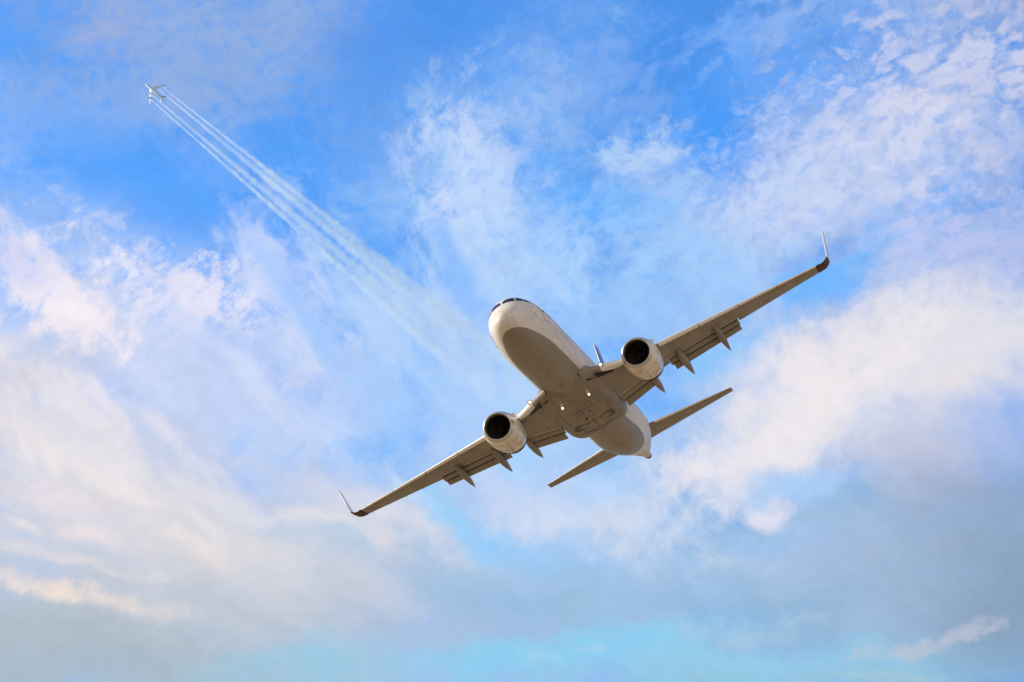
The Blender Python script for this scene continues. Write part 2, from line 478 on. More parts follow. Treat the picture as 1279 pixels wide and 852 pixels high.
m_flap, gg, b = material('grey_flap_paint', GREY[:3], .42, spec=.35)
c2, _ = grime(gg, (GREY[0]*.92, GREY[1]*.92, GREY[2]*.92, 1), (.12, .09, .06, 1), .5, (.5, .5, 1), 2.2)
gg.l.new(c2, b.inputs['Base Color'])

m_slat, gg, b = material('pale_leading_edge', (.80, .77, .71), .36)
c2, _ = grime(gg, (.80, .77, .71, 1), (.4, .34, .28, 1), .15, (.4, .4, .4), 2.5)
gg.l.new(c2, b.inputs['Base Color'])

m_nac, gg, b = material('white_nacelle_paint', (.8, .76, .7), .30, coat=.3)
c2, tc = grime(gg, (.80, .735, .64, 1), (.30, .20, .11, 1), .55, (1, .35, 1), 1.9, .42, .68)
# brown soot and oil speckles toward the bottom rear
n = gg.noise(tc, 5.5, 8, .7)
f = gg.math('MULTIPLY', gg.ramp(n, .49, .60), gg.ramp(gg.sep(tc)[1], -16.2, -13.2, .85, 0.0))
c3 = gg.mix(f, c2, (.20, .11, .05, 1))
gg.l.new(c3, b.inputs['Base Color'])

m_lip, gg, b = material('bare_metal_lip', (.62, .59, .55), .32, metal=.8)
c2, _ = grime(gg, (.60, .57, .53, 1), (.3, .26, .22, 1), .35, (1, 1, 1), 3)
gg.l.new(c2, b.inputs['Base Color'])
def plain(name, base, rough=.4, metal=0., coat=0., var=.25, scale=4):
    m, gg, b = material(name, base, rough, metal, coat=coat)
    c, _ = grime(gg, (*base, 1), tuple(v*.5 for v in base) + (1,), var, (1, .5, 1), scale)
    gg.l.new(c, b.inputs['Base Color'])
    return m
m_liner = plain('dark_intake_liner', (.015, .015, .016), .55)
m_dark = plain('dark_lining_and_shade', (.012, .011, .010), .7)  # real dark parts, and the strips that stand for shade at the flaps
m_blade = plain('titanium_blade', (.04, .04, .043), .4, .6)
m_spin = plain('black_spinner', (.02, .02, .022), .35)
m_hot = plain('heat_stained_nozzle', (.17, .14, .12), .42, .85)
m_glass = plain('dark_cockpit_glass', (.010, .009, .008), .32, 0, 0)
m_rub = plain('dusty_rubber', (.145, .122, .095), .75)
m_steel = plain('bare_steel', (.34, .32, .30), .38, .8)
m_win = plain('cabin_window_glass', (.06, .065, .075), .15)
m_red = plain('rust_red_winglet_paint', (.085, .028, .012), .6)
m_red.node_tree.nodes['Principled BSDF'].inputs['Specular IOR Level'].default_value = .2
m_wlin = plain('white_winglet_paint', (.80, .77, .72), .32, coat=.3, var=.12)
m_violet = plain('violet_fin_paint', (.115, .10, .235), .32, coat=.4)
m_white = plain('white_paint', (.80, .765, .71), .32, coat=.3, var=.15)
m_orange = plain('orange_paint', (.72, .30, .06), .4)
def lamp_mat(name, c, s):
    m = bpy.data.materials.new(name); m.use_nodes = True
    nt = m.node_tree; nt.nodes.clear()
    e = nt.nodes.new('ShaderNodeEmission'); e.inputs['Color'].default_value = (*c, 1); e.inputs['Strength'].default_value = s
    o = nt.nodes.new('ShaderNodeOutputMaterial'); nt.links.new(e.outputs[0], o.inputs[0])
    return m
m_lamp = lamp_mat('lit_landing_lamp', (1, .86, .60), 3.6)

# ---------------------------------------------------------------- ground
gm, gg, b = material('dry_field', (.4, .32, .2), .95)
tc = gg.n.new('ShaderNodeTexCoord').outputs['Object']
n1 = gg.noise(tc, .004, 6, .6); n2 = gg.noise(tc, .15, 8, .65)
c = gg.mix(gg.ramp(n1, .35, .65), (.36, .265, .165, 1), (.28, .22, .125, 1))
c = gg.mix(gg.math('MULTIPLY', gg.ramp(n2, .4, .65), .5), c, (.44, .34, .23, 1))
gg.l.new(c, b.inputs['Base Color'])
S = 60000.0
v = []; f = []
N = 24
for i in range(N + 1):
    for j in range(N + 1):
        x = -S + 2*S*i/N; y = -S + 2*S*j/N
        v.append((x, y, 0))
for i in range(N):
    for j in range(N):
        a = i*(N+1) + j
        f.append((a, a+1, a+N+2, a+N+1))
ground = mesh_obj('ground', v, f, gm, None, False)
ground['kind'] = 'structure'

# ================================================================= THE AIRLINER
# axes: +Y ahead (nose at y=0, stations s run aft, y=-s), +X starboard, +Z up; metres
plane = empty('airliner', 'large white twin-engine airliner with grey belly, flaps down and upturned wingtips, banking overhead', 'airplane')

FUS = [  # s, top, bottom, half width
 (0.0, -.78, -.78, .001), (.04, -.57, -.99, .20), (.15, -.40, -1.15, .40), (.4, -.14, -1.34, .64), (.8, .12, -1.51, .85),
 (1.3, .40, -1.66, 1.02), (1.75, .68, -1.76, 1.155), (2.2, .98, -1.83, 1.27), (2.7, 1.36, -1.90, 1.39), (3.4, 1.62, -1.96, 1.53),
 (4.3, 1.78, -2.01, 1.65), (5.4, 1.86, -2.05, 1.73), (6.6, 1.88, -2.06, 1.80), (16, 1.88, -2.06, 1.80), (24.5, 1.88, -2.06, 1.82),
 (26.5, 1.88, -2.02, 1.83), (28.5, 1.88, -1.80, 1.82), (30.5, 1.87, -1.42, 1.74), (32.5, 1.84, -.95, 1.55), (34.3, 1.74, -.50, 1.26),
 (35.6, 1.50, -.20, .93), (36.4, 1.12, -.10, .64), (36.8, .82, -.02, .44), (37.1, .62, .03, .32), (37.6, .55, .06, .26)]
def fus(s): return interp(FUS, s)
def fus_ring(s, n=72, grow=0.0):
    t, bt, w = fus(s)
    # widest point sits a bit above the middle of the section
    zc = bt + (t - bt) * .53
    r = []
    for k in range(n):
        a = 2*pi*k/n
        x = (w + grow) * sin(a); z = zc + ((t - zc + grow) if cos(a) > 0 else (zc - bt + grow)) * cos(a)
        r.append((x, -s, z))
    return r
def fus_pt(s, a, grow=0.0):
    """point on the skin, a = angle from the top in degrees, positive to starboard"""
    t, bt, w = fus(s); zc = bt + (t - bt)*.53; a = rad(a)
    return Vector(((w + grow)*sin(a), -s, zc + ((t - zc + grow) if cos(a) > 0 else (zc - bt + grow))*cos(a)))
def patch(name, corners, mat, parent, grow=.006, nu=6, nv=4, thick=.012):
    """a small panel lying on the skin; corners (s, angle) x4 in order"""
    (s0, a0), (s1, a1), (s2, a2), (s3, a3) = corners
    top = []; bot = []
    for i in range(nu + 1):
        for j in range(nv + 1):
            u, w = i/nu, j/nv
            s = (s0*(1-u) + s1*u)*(1-w) + (s3*(1-u) + s2*u)*w
            a = (a0*(1-u) + a1*u)*(1-w) + (a3*(1-u) + a2*u)*w
            top.append(fus_pt(s, a, grow)); bot.append(fus_pt(s, a, grow - thick))
    n = len(top); faces = []
    def q(i, j): return i*(nv+1) + j
    for i in range(nu):
        for j in range(nv):
            faces.append((q(i,j), q(i+1,j), q(i+1,j+1), q(i,j+1)))
            faces.append((n+q(i,j), n+q(i,j+1), n+q(i+1,j+1), n+q(i+1,j)))
    rim = [q(i,0) for i in range(nu+1)] + [q(nu,j) for j in range(1,nv+1)] + [q(i,nv) for i in range(nu-1,-1,-1)] + [q(0,j) for j in range(nv-1,0,-1)]
    for k in range(len(rim)):
        a, c = rim[k], rim[(k+1) % len(rim)]
        faces.append((a, c, n+c, n+a))
    return mesh_obj(name, top + bot, faces, mat, parent, True, 50)

st = [0, .015, .04, .08, .15, .25, .4, .6, .8, 1.05, 1.3, 1.55, 1.75, 2.0, 2.2, 2.45, 2.7, 3.05, 3.4, 3.85, 4.3, 4.85, 5.4, 6.0, 6.6]
st += [8, 10, 12, 14, 16, 18, 20, 22, 24.5] + [25.2 + .5*i for i in range(22)] + [36.05, 36.4, 36.6, 36.8, 36.95, 37.1, 37.35, 37.6]
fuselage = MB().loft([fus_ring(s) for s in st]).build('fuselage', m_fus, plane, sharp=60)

# cockpit glazing: three panes a side
for sg in (1, -1):
    for nm, cs in (('cockpit_window', ((2.03, 3), (2.42, 3), (2.72, 30), (2.28, 37))),
                   ('cockpit_window', ((2.33, 41), (2.78, 33), (3.15, 46), (2.75, 57))),
                   ('cockpit_window', ((2.82, 59), (3.22, 48), (3.65, 53), (3.38, 64)))):
        patch(nm, [(s, a*sg) for s, a in cs], m_glass, plane, .008, 8, 6, .03)
# doors, windows, static ports
def outline(name, s0, s1, a0, a1, sg, mat, w=.035):
    mb = MB(); path = []
    k = 8
    for i in range(k+1): path.append((s0, a0 + (a1-a0)*i/k))
    for i in range(1, k+1): path.append((s0 + (s1-s0)*i/k, a1))
    for i in range(1, k+1): path.append((s1, a1 + (a0-a1)*i/k))
    for i in range(1, k): path.append((s1 + (s0-s1)*i/k, a0))
    pts = [fus_pt(s, a*sg, .002) for s, a in path]; pts.append(pts[0])
    mb.tube(pts, w/2, 6)
    return mb.build(name, mat, plane)
m_seam = plain('door_seam', (.20, .18, .16), .6)
for sg in (1, -1):
    for s0, s1 in ((4.35, 5.22), (32.0, 32.8)):
        d_ = patch('cabin_door', [(s0, 42*sg), (s1, 42*sg), (s1, 100*sg), (s0, 100*sg)], m_fus, plane, .006, 6, 14, .02)
        outline('door_seam', s0, s1, 42, 100, sg, m_seam)
        h_ = MB().tube([fus_pt(s0 + .25, 78*sg, .03), fus_pt(s0 + .6, 80*sg, .04)], .03, 8).build('handle', m_seam, d_)
    for i in range(44):
        s = 6.0 + i*.58
        if 17.3 < s < 17.8: continue
        patch('cabin_window', [(s, 71*sg), (s+.26, 71*sg), (s+.26, 83*sg), (s, 83*sg)], m_win, plane, .005, 2, 3, .01)
    patch('cargo_door', [(8.3, 112*sg), (9.6, 112*sg), (9.6, 136*sg), (8.3, 136*sg)], m_fus, plane, .005, 6, 6, .012) if sg > 0 else None
    for s, a, r in ((3.05, 92, .055), (3.9, 105, .035), (2.35, 88, .03), (5.9, 112, .035), (4.9, 118, .03)):
        c = fus_pt(s, a*sg, 0); n_ = (fus_pt(s, a*sg, 1) - c).normalized()
        MB().tube([c - n_*.01, c + n_*.02], r, 10).build('static_port', m_seam, plane)
    MB().tube([fus_pt(2.9, 99*sg, -.02), fus_pt(2.9, 99*sg, .09), fus_pt(2.62, 99*sg, .11)], [.02, .016, .01], 8).build('pitot_probe', m_steel, plane)
    patch('emblem', [(5.75, 63*sg), (6.3, 63*sg), (6.3, 68*sg), (5.75, 68*sg)], m_orange, plane, .006, 3, 3, .01)
# blade aerials, beacon and drain mast under the belly
def blade(s, z0, h, ch, name='antenna', x=0.0):
    r = []
    for k in range(4):
        t = k/3; c = ch*(1 - .45*t); w = .05*(1 - .5*t)
        y = -s - .35*h*t
        r.append([(x - w/2, y - c*.55, z0 - h*t), (x, y - c, z0 - h*t), (x + w/2, y - c*.55, z0 - h*t), (x + w/3, y - c*.1, z0 - h*t), (x, y, z0 - h*t), (x - w/3, y - c*.1, z0 - h*t)])
    return MB().loft(r).build(name, m_white if name != 'antenna' else m_fair, plane)
blade(7.6, -2.12, .30, .38); blade(10.6, -2.12, .22, .30); blade(26.0, -2.06, .30, .35)
MB().tube([(0, -37.55, .30), (0, -37.95, .31), (0, -38.15, .32)], [.26, .235, .19], 20).build('exhaust_nozzle', m_hot, plane)

# ---- wing-to-body fairing with the wheel wells
FAIR = [  # s, half width, bottom z, side height z
 (11.6, .9, -1.95, -1.3), (12.2, 1.45, -2.03, -1.2), (13.0, 1.80, -2.10, -1.1), (14.0, 1.98, -2.16, -1.0), (15.5, 2.08, -2.24, -.95),
 (18.0, 2.12, -2.32, -.9), (19.6, 2.12, -2.34, -.9), (20.5, 2.10, -2.33, -.9), (21.1, 2.04, -2.29, -.9), (21.6, 1.90, -2.20, -.95), (21.95, 1.65, -2.08, -1.05), (22.2, 1.3, -1.95, -1.2)]
def fair(s): return interp(FAIR, s)
def fair_ring(s, n=40):
    w, bz, sz = fair(s); r = []
    for k in range(n + 1):
        a = pi*k/n
        e = .62
        x = w*(abs(cos(a))**e)*(1 if cos(a) > 0 else -1)
        z = sz - (sz - bz)*(abs(sin(a))**.5)
        r.append((x, -s, z))
    r += [(-w*.82, -s, sz + .35), (-w*.5, -s, 0), (w*.5, -s, 0), (w*.82, -s, sz + .35)]
    return r
ss = [11.6 + .25*i for i in range(41)] + [21.75, 21.9, 22.0, 22.1, 22.2]
ss = sorted(set(round(x, 3) for x in ss if x <= 22.2))
body = MB().loft([fair_ring(s) for s in ss]).build('belly_fairing', m_fair, plane, sharp=45)
def fair_z(x, s):
    w, bz, sz = fair(s); c = min(1, abs(x)/w)
    sn = math.sqrt(max(0, 1 - c**(2/.62)))
    return sz - (sz - bz)*sn**.5
# retracted main wheels sit flush in open wells
for sg in (1, -1):
    x, s = 0.80*sg, 18.9
    z = fair_z(x, s)
    n = 32
    def disc(r, zz, ex=0): return [(x + r*cos(2*pi*k/n), -s + r*sin(2*pi*k/n), zz) for k in range(n)]
    well = MB().loft([disc(.60, z - .004), disc(.60, z + .05), disc(.52, z + .05), disc(.52, z - .006)], False, False).build('wheel_well_seal', m_fair, plane)
    tyre = MB().loft([disc(.50, z + .08), disc(.50, z + .01), disc(.46, z - .012), disc(.30, z - .014), disc(.27, z + .03)], False, True).build('main_wheel', m_rub, plane)
    MB().loft([disc(.265, z + .028), disc(.24, z - .004), disc(.12, z - .006), disc(.10, z + .01)], False, True).build('hub_cap', m_fair, tyre)
# panel gaps, ram air inlets, drains
def gap(name, pts, w=.05, mat=None, depth=.014):
    p = [Vector((x, -s, fair_z(x, s) - depth*.2)) for x, s in pts]
    return MB().tube(p, w/2, 6).build(name, mat or m_dark, plane)
for sg in (1, -1):
    # ram-air inlet: a dark slot with a raised hood
    p0, p1 = Vector((1.30*sg, -12.55, 0)), Vector((1.62*sg, -13.1, 0))
    mb = MB()
    rr = []
    for t in (0, .5, 1):
        x = p0.x + (p1.x - p0.x)*t; s = -(p0.y + (p1.y - p0.y)*t); z = fair_z(x, s)
        rr.append([(x - .13*sg, -s - .02, z - .02), (x + .13*sg, -s + .02, z - .02), (x + .11*sg, -s + .02, z + .10), (x - .11*sg, -s - .02, z + .10)])
    mb.loft(rr).build('ram_air_inlet', m_dark, plane)
    gap('panel_seam', [(.25*sg, s) for s in (15.2, 16, 17, 18)], .018)
    gap('panel_seam', [(1.45*sg, s) for s in (14.5, 16, 17.5, 19, 20.5)], .02)
    gap('panel_seam', [(x*sg, 20.3) for x in (.1, .5, .9, 1.3, 1.7)], .03)
gap('panel_seam', [(x, 16.1) for x in (-1.6, -1, -.5, 0, .5, 1, 1.6)], .02)
gap('panel_seam', [(x, 18.6) for x in (-1.7, -1, -.5, 0, .5, 1, 1.7)], .02)
gap('keel_gap', [(.0, s) for s in (18.2, 19, 19.7, 20.4, 21.2)], .035)
gap('strut_slot', [(-.9, 20.0), (-.5, 20.4), (-.1, 20.9), (.1, 21.5)], .035)
gap('strut_slot', [(.9, 20.0), (.5, 20.4), (.1, 20.9)], .03)
for x, s, r in ((.30, 17.8, .10), (-.2, 16.8, .05), (.95, 19.9, .06)):
    z = fair_z(x, s)
    MB().tube([(x, -s, z + .03), (x, -s, z - .03)], r, 12).build('drain_port', m_dark, plane)
# lit lamps under the belly fairing
for sg in (1, -1):
    x, s = .92*sg, 14.25
    z = fair_z(x, s)
    lt = MB().tube([(x, -s + .10, z - .10), (x, -s - .05, z - .085), (x, -s - .22, z - .02)], [.105, .11, .05], 14).build('landing_light', m_steel, plane)
    MB().tube([(x, -s + .118, z - .103), (x, -s + .102, z - .10)], [.07, .07], 16).build('lamp_lens', m_lamp, lt)

# ---- wings
def zw(x): return -1.5 + (abs(x) - 1.9)*.172
def le(x):
    x = abs(x)
    if x >= 3.7: return 16.0 + .578*(x - 5.8)
    return interp([(0.5, 10.9), (1.4, 12.0), (1.9, 12.55), (2.5, 13.35), (3.1, 14.15), (3.7, 14.786)], x)[0]
def te(x):
    x = abs(x)
    return 19.95 if x < 5.5 else 19.95 + .335*(x - 5.5)
def naca(t):
    return lambda u: 5*t*(.2969*math.sqrt(u) - .126*u - .3516*u*u + .2843*u**3 - .1030*u**4)
def section(x, sg, s_le, chord, z, tk, cut=1.0, twist=0.0, camber=.012, n=18, start=0.0):
    """closed airfoil ring in the plane x=const; twist in degrees nose up; the ring ends at cut*chord"""
    th = naca(tk); up = []; lo = []
    for i in range(n + 1):
        u = start + (cut - start)*(1 - cos(pi*(i/n)/ (1 if cut > .99 else 1.0)))/2
        yc = camber*4*u*(1 - u)
        t = th(u)
        up.append((u, yc + t*.95)); lo.append((u, yc - t*1.0))
    pts = list(reversed(up)) + lo[1:]
    tw = rad(twist); r = []
    for u, h in pts:
        a, c = (u - .3)*chord, h*chord
        aa = a*cos(tw) + c*sin(tw); cc = -a*sin(tw) + c*cos(tw)
        r.append((x*sg, -(s_le + .3*chord + aa), z + cc))
    return r
def tkx(x): return .135 - .035*(x - 1.9)/15.0
def twx(x): return 1.2 - 2.6*(x - 1.9)/15.0
XF_IN = (2.02, 4.35); XF_OUT = (5.75, 10.75)
CUT = lambda x: (te(x) - .20*0 - le(x) - (1.28 - .045*x))/(te(x) - le(x))       # fixed wing ends here where flaps are
def in_flap(x): return XF_IN[0] <= x <= XF_IN[1] or XF_OUT[0] <= x <= XF_OUT[1]
def wing(sg):
    xs = []
    for x in [1.2, 1.6, 2.02, 2.5, 3.0, 3.7, 4.35, 5.0, 5.75, 6.6, 7.6, 8.6, 9.6, 10.75, 11.6, 12.6, 13.6, 14.6, 15.6, 16.3, 16.8]:
        xs.append((x, None))
    rings = []
    for x, _ in xs:
        c = te(x) - le(x)
        a = section(x, sg, le(x), c, zw(x), tkx(x), 1.0, twx(x))
        b_ = section(x, sg, le(x), c, zw(x), tkx(x), CUT(x), twx(x))
        if x in (XF_IN[0], XF_OUT[0]): rings += [a, b_]
        elif x in (XF_IN[1], XF_OUT[1]): rings += [b_, a]
        else: rings.append(b_ if in_flap(x) else a)
    w = MB().loft(rings).build('wing', m_grey, plane, sharp=40)
    return w
def slat(sg, x0, x1, name='slat'):
    rings = []; n = max(2, int((x1 - x0)/1.0))
    for i in range(n + 1):
        x = x0 + (x1 - x0)*i/n; c = te(x) - le(x)
        ring = section(x, sg, le(x) - .06, c, zw(x) - .01, tkx(x)*1.10, .055, twx(x) + 1.5, n=12)
        rings.append(ring)
    return MB().loft(rings).build(name, m_slat, wings[sg], sharp=50)
def flap_rings(sg, x0, x1, off_s, off_z, ch0, ch1, defl, n=6, tk=.13):
    rings = []
    for i in range(n + 1):
        t = i/n; x = x0 + (x1 - x0)*t
        ch = ch0 + (ch1 - ch0)*t
        s0 = le(x) + (te(x) - le(x))*CUT(x) + off_s
        c = te(x) - le(x)
        zz = zw(x) - .012*c + off_z
        rings.append(section(x, sg, s0, ch, zz - sin(rad(defl))*ch*.3, tk, 1.0, -(-defl), .0, 10))
    return rings
wings = {}
for sg in (1, -1):
    wings[sg] = wing(sg)
    W_ = wings[sg]
    for a, c in ((2.35, 3.75),):
        slat(sg, a, c, 'leading_edge_flap')
    for a, c in ((5.95, 8.55), (8.6, 11.2), (11.25, 13.85), (13.9, 16.55)):
        slat(sg, a, c)
    # slotted flaps: fore panel and aft panel
    for (x0, x1, c0, c1) in ((XF_IN[0] + .05, XF_IN[1] - .04, .98, .92), (XF_OUT[0] + .06, XF_OUT[1] - .05, .88, .68)):
        fp = MB().loft(flap_rings(sg, x0, x1, .09, -.105, c0, c1, 8)).build('fore_flap', m_flap, W_, sharp=45)
        ap = MB().loft(flap_rings(sg, x0 + .12, x1 - .08, .02 + c0*.95 - .16, -.195, c0*.92, c1*.88, 17)).build('aft_flap', m_flap, W_, sharp=45)
        pale = []; dark = []
        for i in range(9):
            x = x0 + (x1 - x0)*i/8; c = te(x) - le(x); u = CUT(x)
            zl = zw(x) - (naca(tkx(x))(u) - .012*4*u*(1-u))*c - sin(rad(twx(x)))*(u - .3)*c
            sc = le(x) + c*u
            pale.append([(x*sg, -sc + .05, zl - .004), (x*sg, -sc - .015, zl - .012), (x*sg, -sc - .015, zl + .01), (x*sg, -sc + .05, zl + .01)])
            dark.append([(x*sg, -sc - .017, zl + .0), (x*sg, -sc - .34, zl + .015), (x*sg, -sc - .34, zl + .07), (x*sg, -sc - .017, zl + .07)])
        MB().loft(pale).build('lit_edge_strip', m_slat, W_, sharp=30)  # pale strip added for the lit edge along the flap gap
        MB().loft(dark).build('flap_gap_shade', m_dark, W_, sharp=30)  # dark strip put in as the shade behind the fixed wing
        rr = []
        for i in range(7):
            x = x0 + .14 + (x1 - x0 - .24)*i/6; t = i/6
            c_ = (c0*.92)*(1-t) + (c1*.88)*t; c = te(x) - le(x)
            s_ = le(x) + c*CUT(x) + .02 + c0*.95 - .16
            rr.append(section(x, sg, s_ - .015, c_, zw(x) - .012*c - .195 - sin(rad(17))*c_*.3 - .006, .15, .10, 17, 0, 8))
        MB().loft(rr).build('aft_gap_shade', m_dark, W_, sharp=50)  # dark nose on the aft flap, painted shade between the two panels
        # hinge brackets in the slots
        k = 4 if x1 - x0 > 3 else 3
        for i in range(k):
            x = x0 + (x1 - x0)*(i + .5)/k
            s = le(x) + (te(x) - le(x))*CUT(x)
            MB().box((x*sg, -(s + .95), zw(x) - .23), (.10, .26, .10)).build('flap_bracket', m_dark, W_)
    # track fairings (canoes)
    for (xc, s_tip, z_tip, ln, wd) in ((4.42, 22.3, -1.70, 3.7, .25), (6.62, 22.4, -1.53, 4.0, .27), (9.30, 22.95, -1.08, 3.8, .25)):
        rings = []; n = 20; N2 = 16
        z_a = zw(xc) - .07*(te(xc) - le(xc)) + .12
        for i in range(n + 1):
            t = i/n
            s = s_tip - ln*(1 - t)
            prof = (sin(pi*min(t/.9, 1)**.75)**.8 if t < .45 else (1 - ((t - .45)/.55)**1.7))
            prof = max(prof, .012)
            zc = z_a + (z_tip - z_a)*(t**1.5)
            rings.append([(xc*sg + wd*prof*cos(2*pi*k/N2)*.9, -s, zc - .05*prof + wd*1.35*prof*sin(2*pi*k/N2)) for k in range(N2)])
        MB().loft(rings).build('flap_track_fairing', m_grey, W_, sharp=60)
    # landing lamp in the wing root
    x = 2.46; s = le(x) - .03; z = zw(x) + .18
    lm_ = MB().tube([(x*sg, -s + .04, z), (x*sg, -s - .2, z)], [.16, .15], 16).build('landing_light', m_steel, W_)
    MB().tube([(x*sg, -s + .065, z), (x*sg, -s + .045, z)], [.08, .08], 16).build('lamp_lens', m_lamp, lm_)
    # dark wedge put in as the shade between root fairing and leading edge flap
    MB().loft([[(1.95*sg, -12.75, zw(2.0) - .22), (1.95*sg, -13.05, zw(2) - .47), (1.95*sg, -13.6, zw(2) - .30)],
               [(2.9*sg, -14.2, zw(2.9) - .2), (2.9*sg, -14.26, zw(2.9) - .31), (2.9*sg, -14.34, zw(2.9) - .2)]]).build('flap_gap_shade', m_dark, W_)
    # blended winglet
    rings = []; base_x, base_z = 16.8, zw(16.8) + .0
    R0 = .85; cant = rad(79)
    path = []
    a0 = math.atan(.172)
    for i in range(9):
        a = a0 + (cant - a0)*i/8
        path.append((base_x + R0*(sin(a) - sin(a0)), base_z + R0*(cos(a0) - cos(a)), a))
    lx, lz, la = path[-1]
    H = 2.0
    for i in range(1, 7):
        path.append((lx + cos(la)*H*i/6, lz + sin(la)*H*i/6, la))
    L = 0; prev = path[0]
    tot = []
    for p_ in path:
        L += math.hypot(p_[0]-prev[0], p_[1]-prev[1]); prev = p_; tot.append(L)
    c0 = te(16.8) - le(16.8); s0 = le(16.8)
    for x in (16.52, 16.66):
        c = (te(x) - le(x))*1.03
        th = naca(.112); ring = []
        for q in list(reversed([(1 - cos(pi*i/14))/2 for i in range(15)])): ring.append((q, th(q)*c))
        for q in [(1 - cos(pi*i/14))/2 for i in range(1, 15)]: ring.append((q, -th(q)*c))
        rings.append([((x - sin(a0)*h)*sg, -(le(x) - .02*c + q*c), zw(x) + cos(a0)*h) for q, h in ring])
    for (px_, pz_, a), l in zip(path, tot):
        t = l/tot[-1]
        c = c0*(1 - t) + .66*t
        sle = s0 + t*(2.1)
        ring = []
        th = naca(.085 + .05*t)
        for q in list(reversed([(1 - cos(pi*i/14))/2 for i in range(15)])):
            h = th(q)*c; ring.append((q, h))
        for q in [(1 - cos(pi*i/14))/2 for i in range(1, 15)]:
            ring.append((q, -th(q)*c))
        rings.append([((px_ - sin(a)*h)*sg, -(sle + q*c), pz_ + cos(a)*h) for q, h in ring])
    wl = MB().loft(rings[:9]).build('winglet', m_red, W_, sharp=60)
    MB().loft(rings[8:]).build('winglet_blade', m_wlin, wl, sharp=60)
    # wingtip lamp and static wicks
    MB().tube([(16.75*sg, -le(16.75) + .06, zw(16.75)), (16.75*sg, -le(16.75) - .1, zw(16.75))], [.03, .07], 10).build('wingtip_light', m_dark, W_)
    for x in (12.3, 13.6, 14.9, 16.2):
        MB().tube([(x*sg, -te(x) + .02, zw(x)), (x*sg, -te(x) - .16, zw(x))], .012, 5).build('static_wick', m_dark, W_)
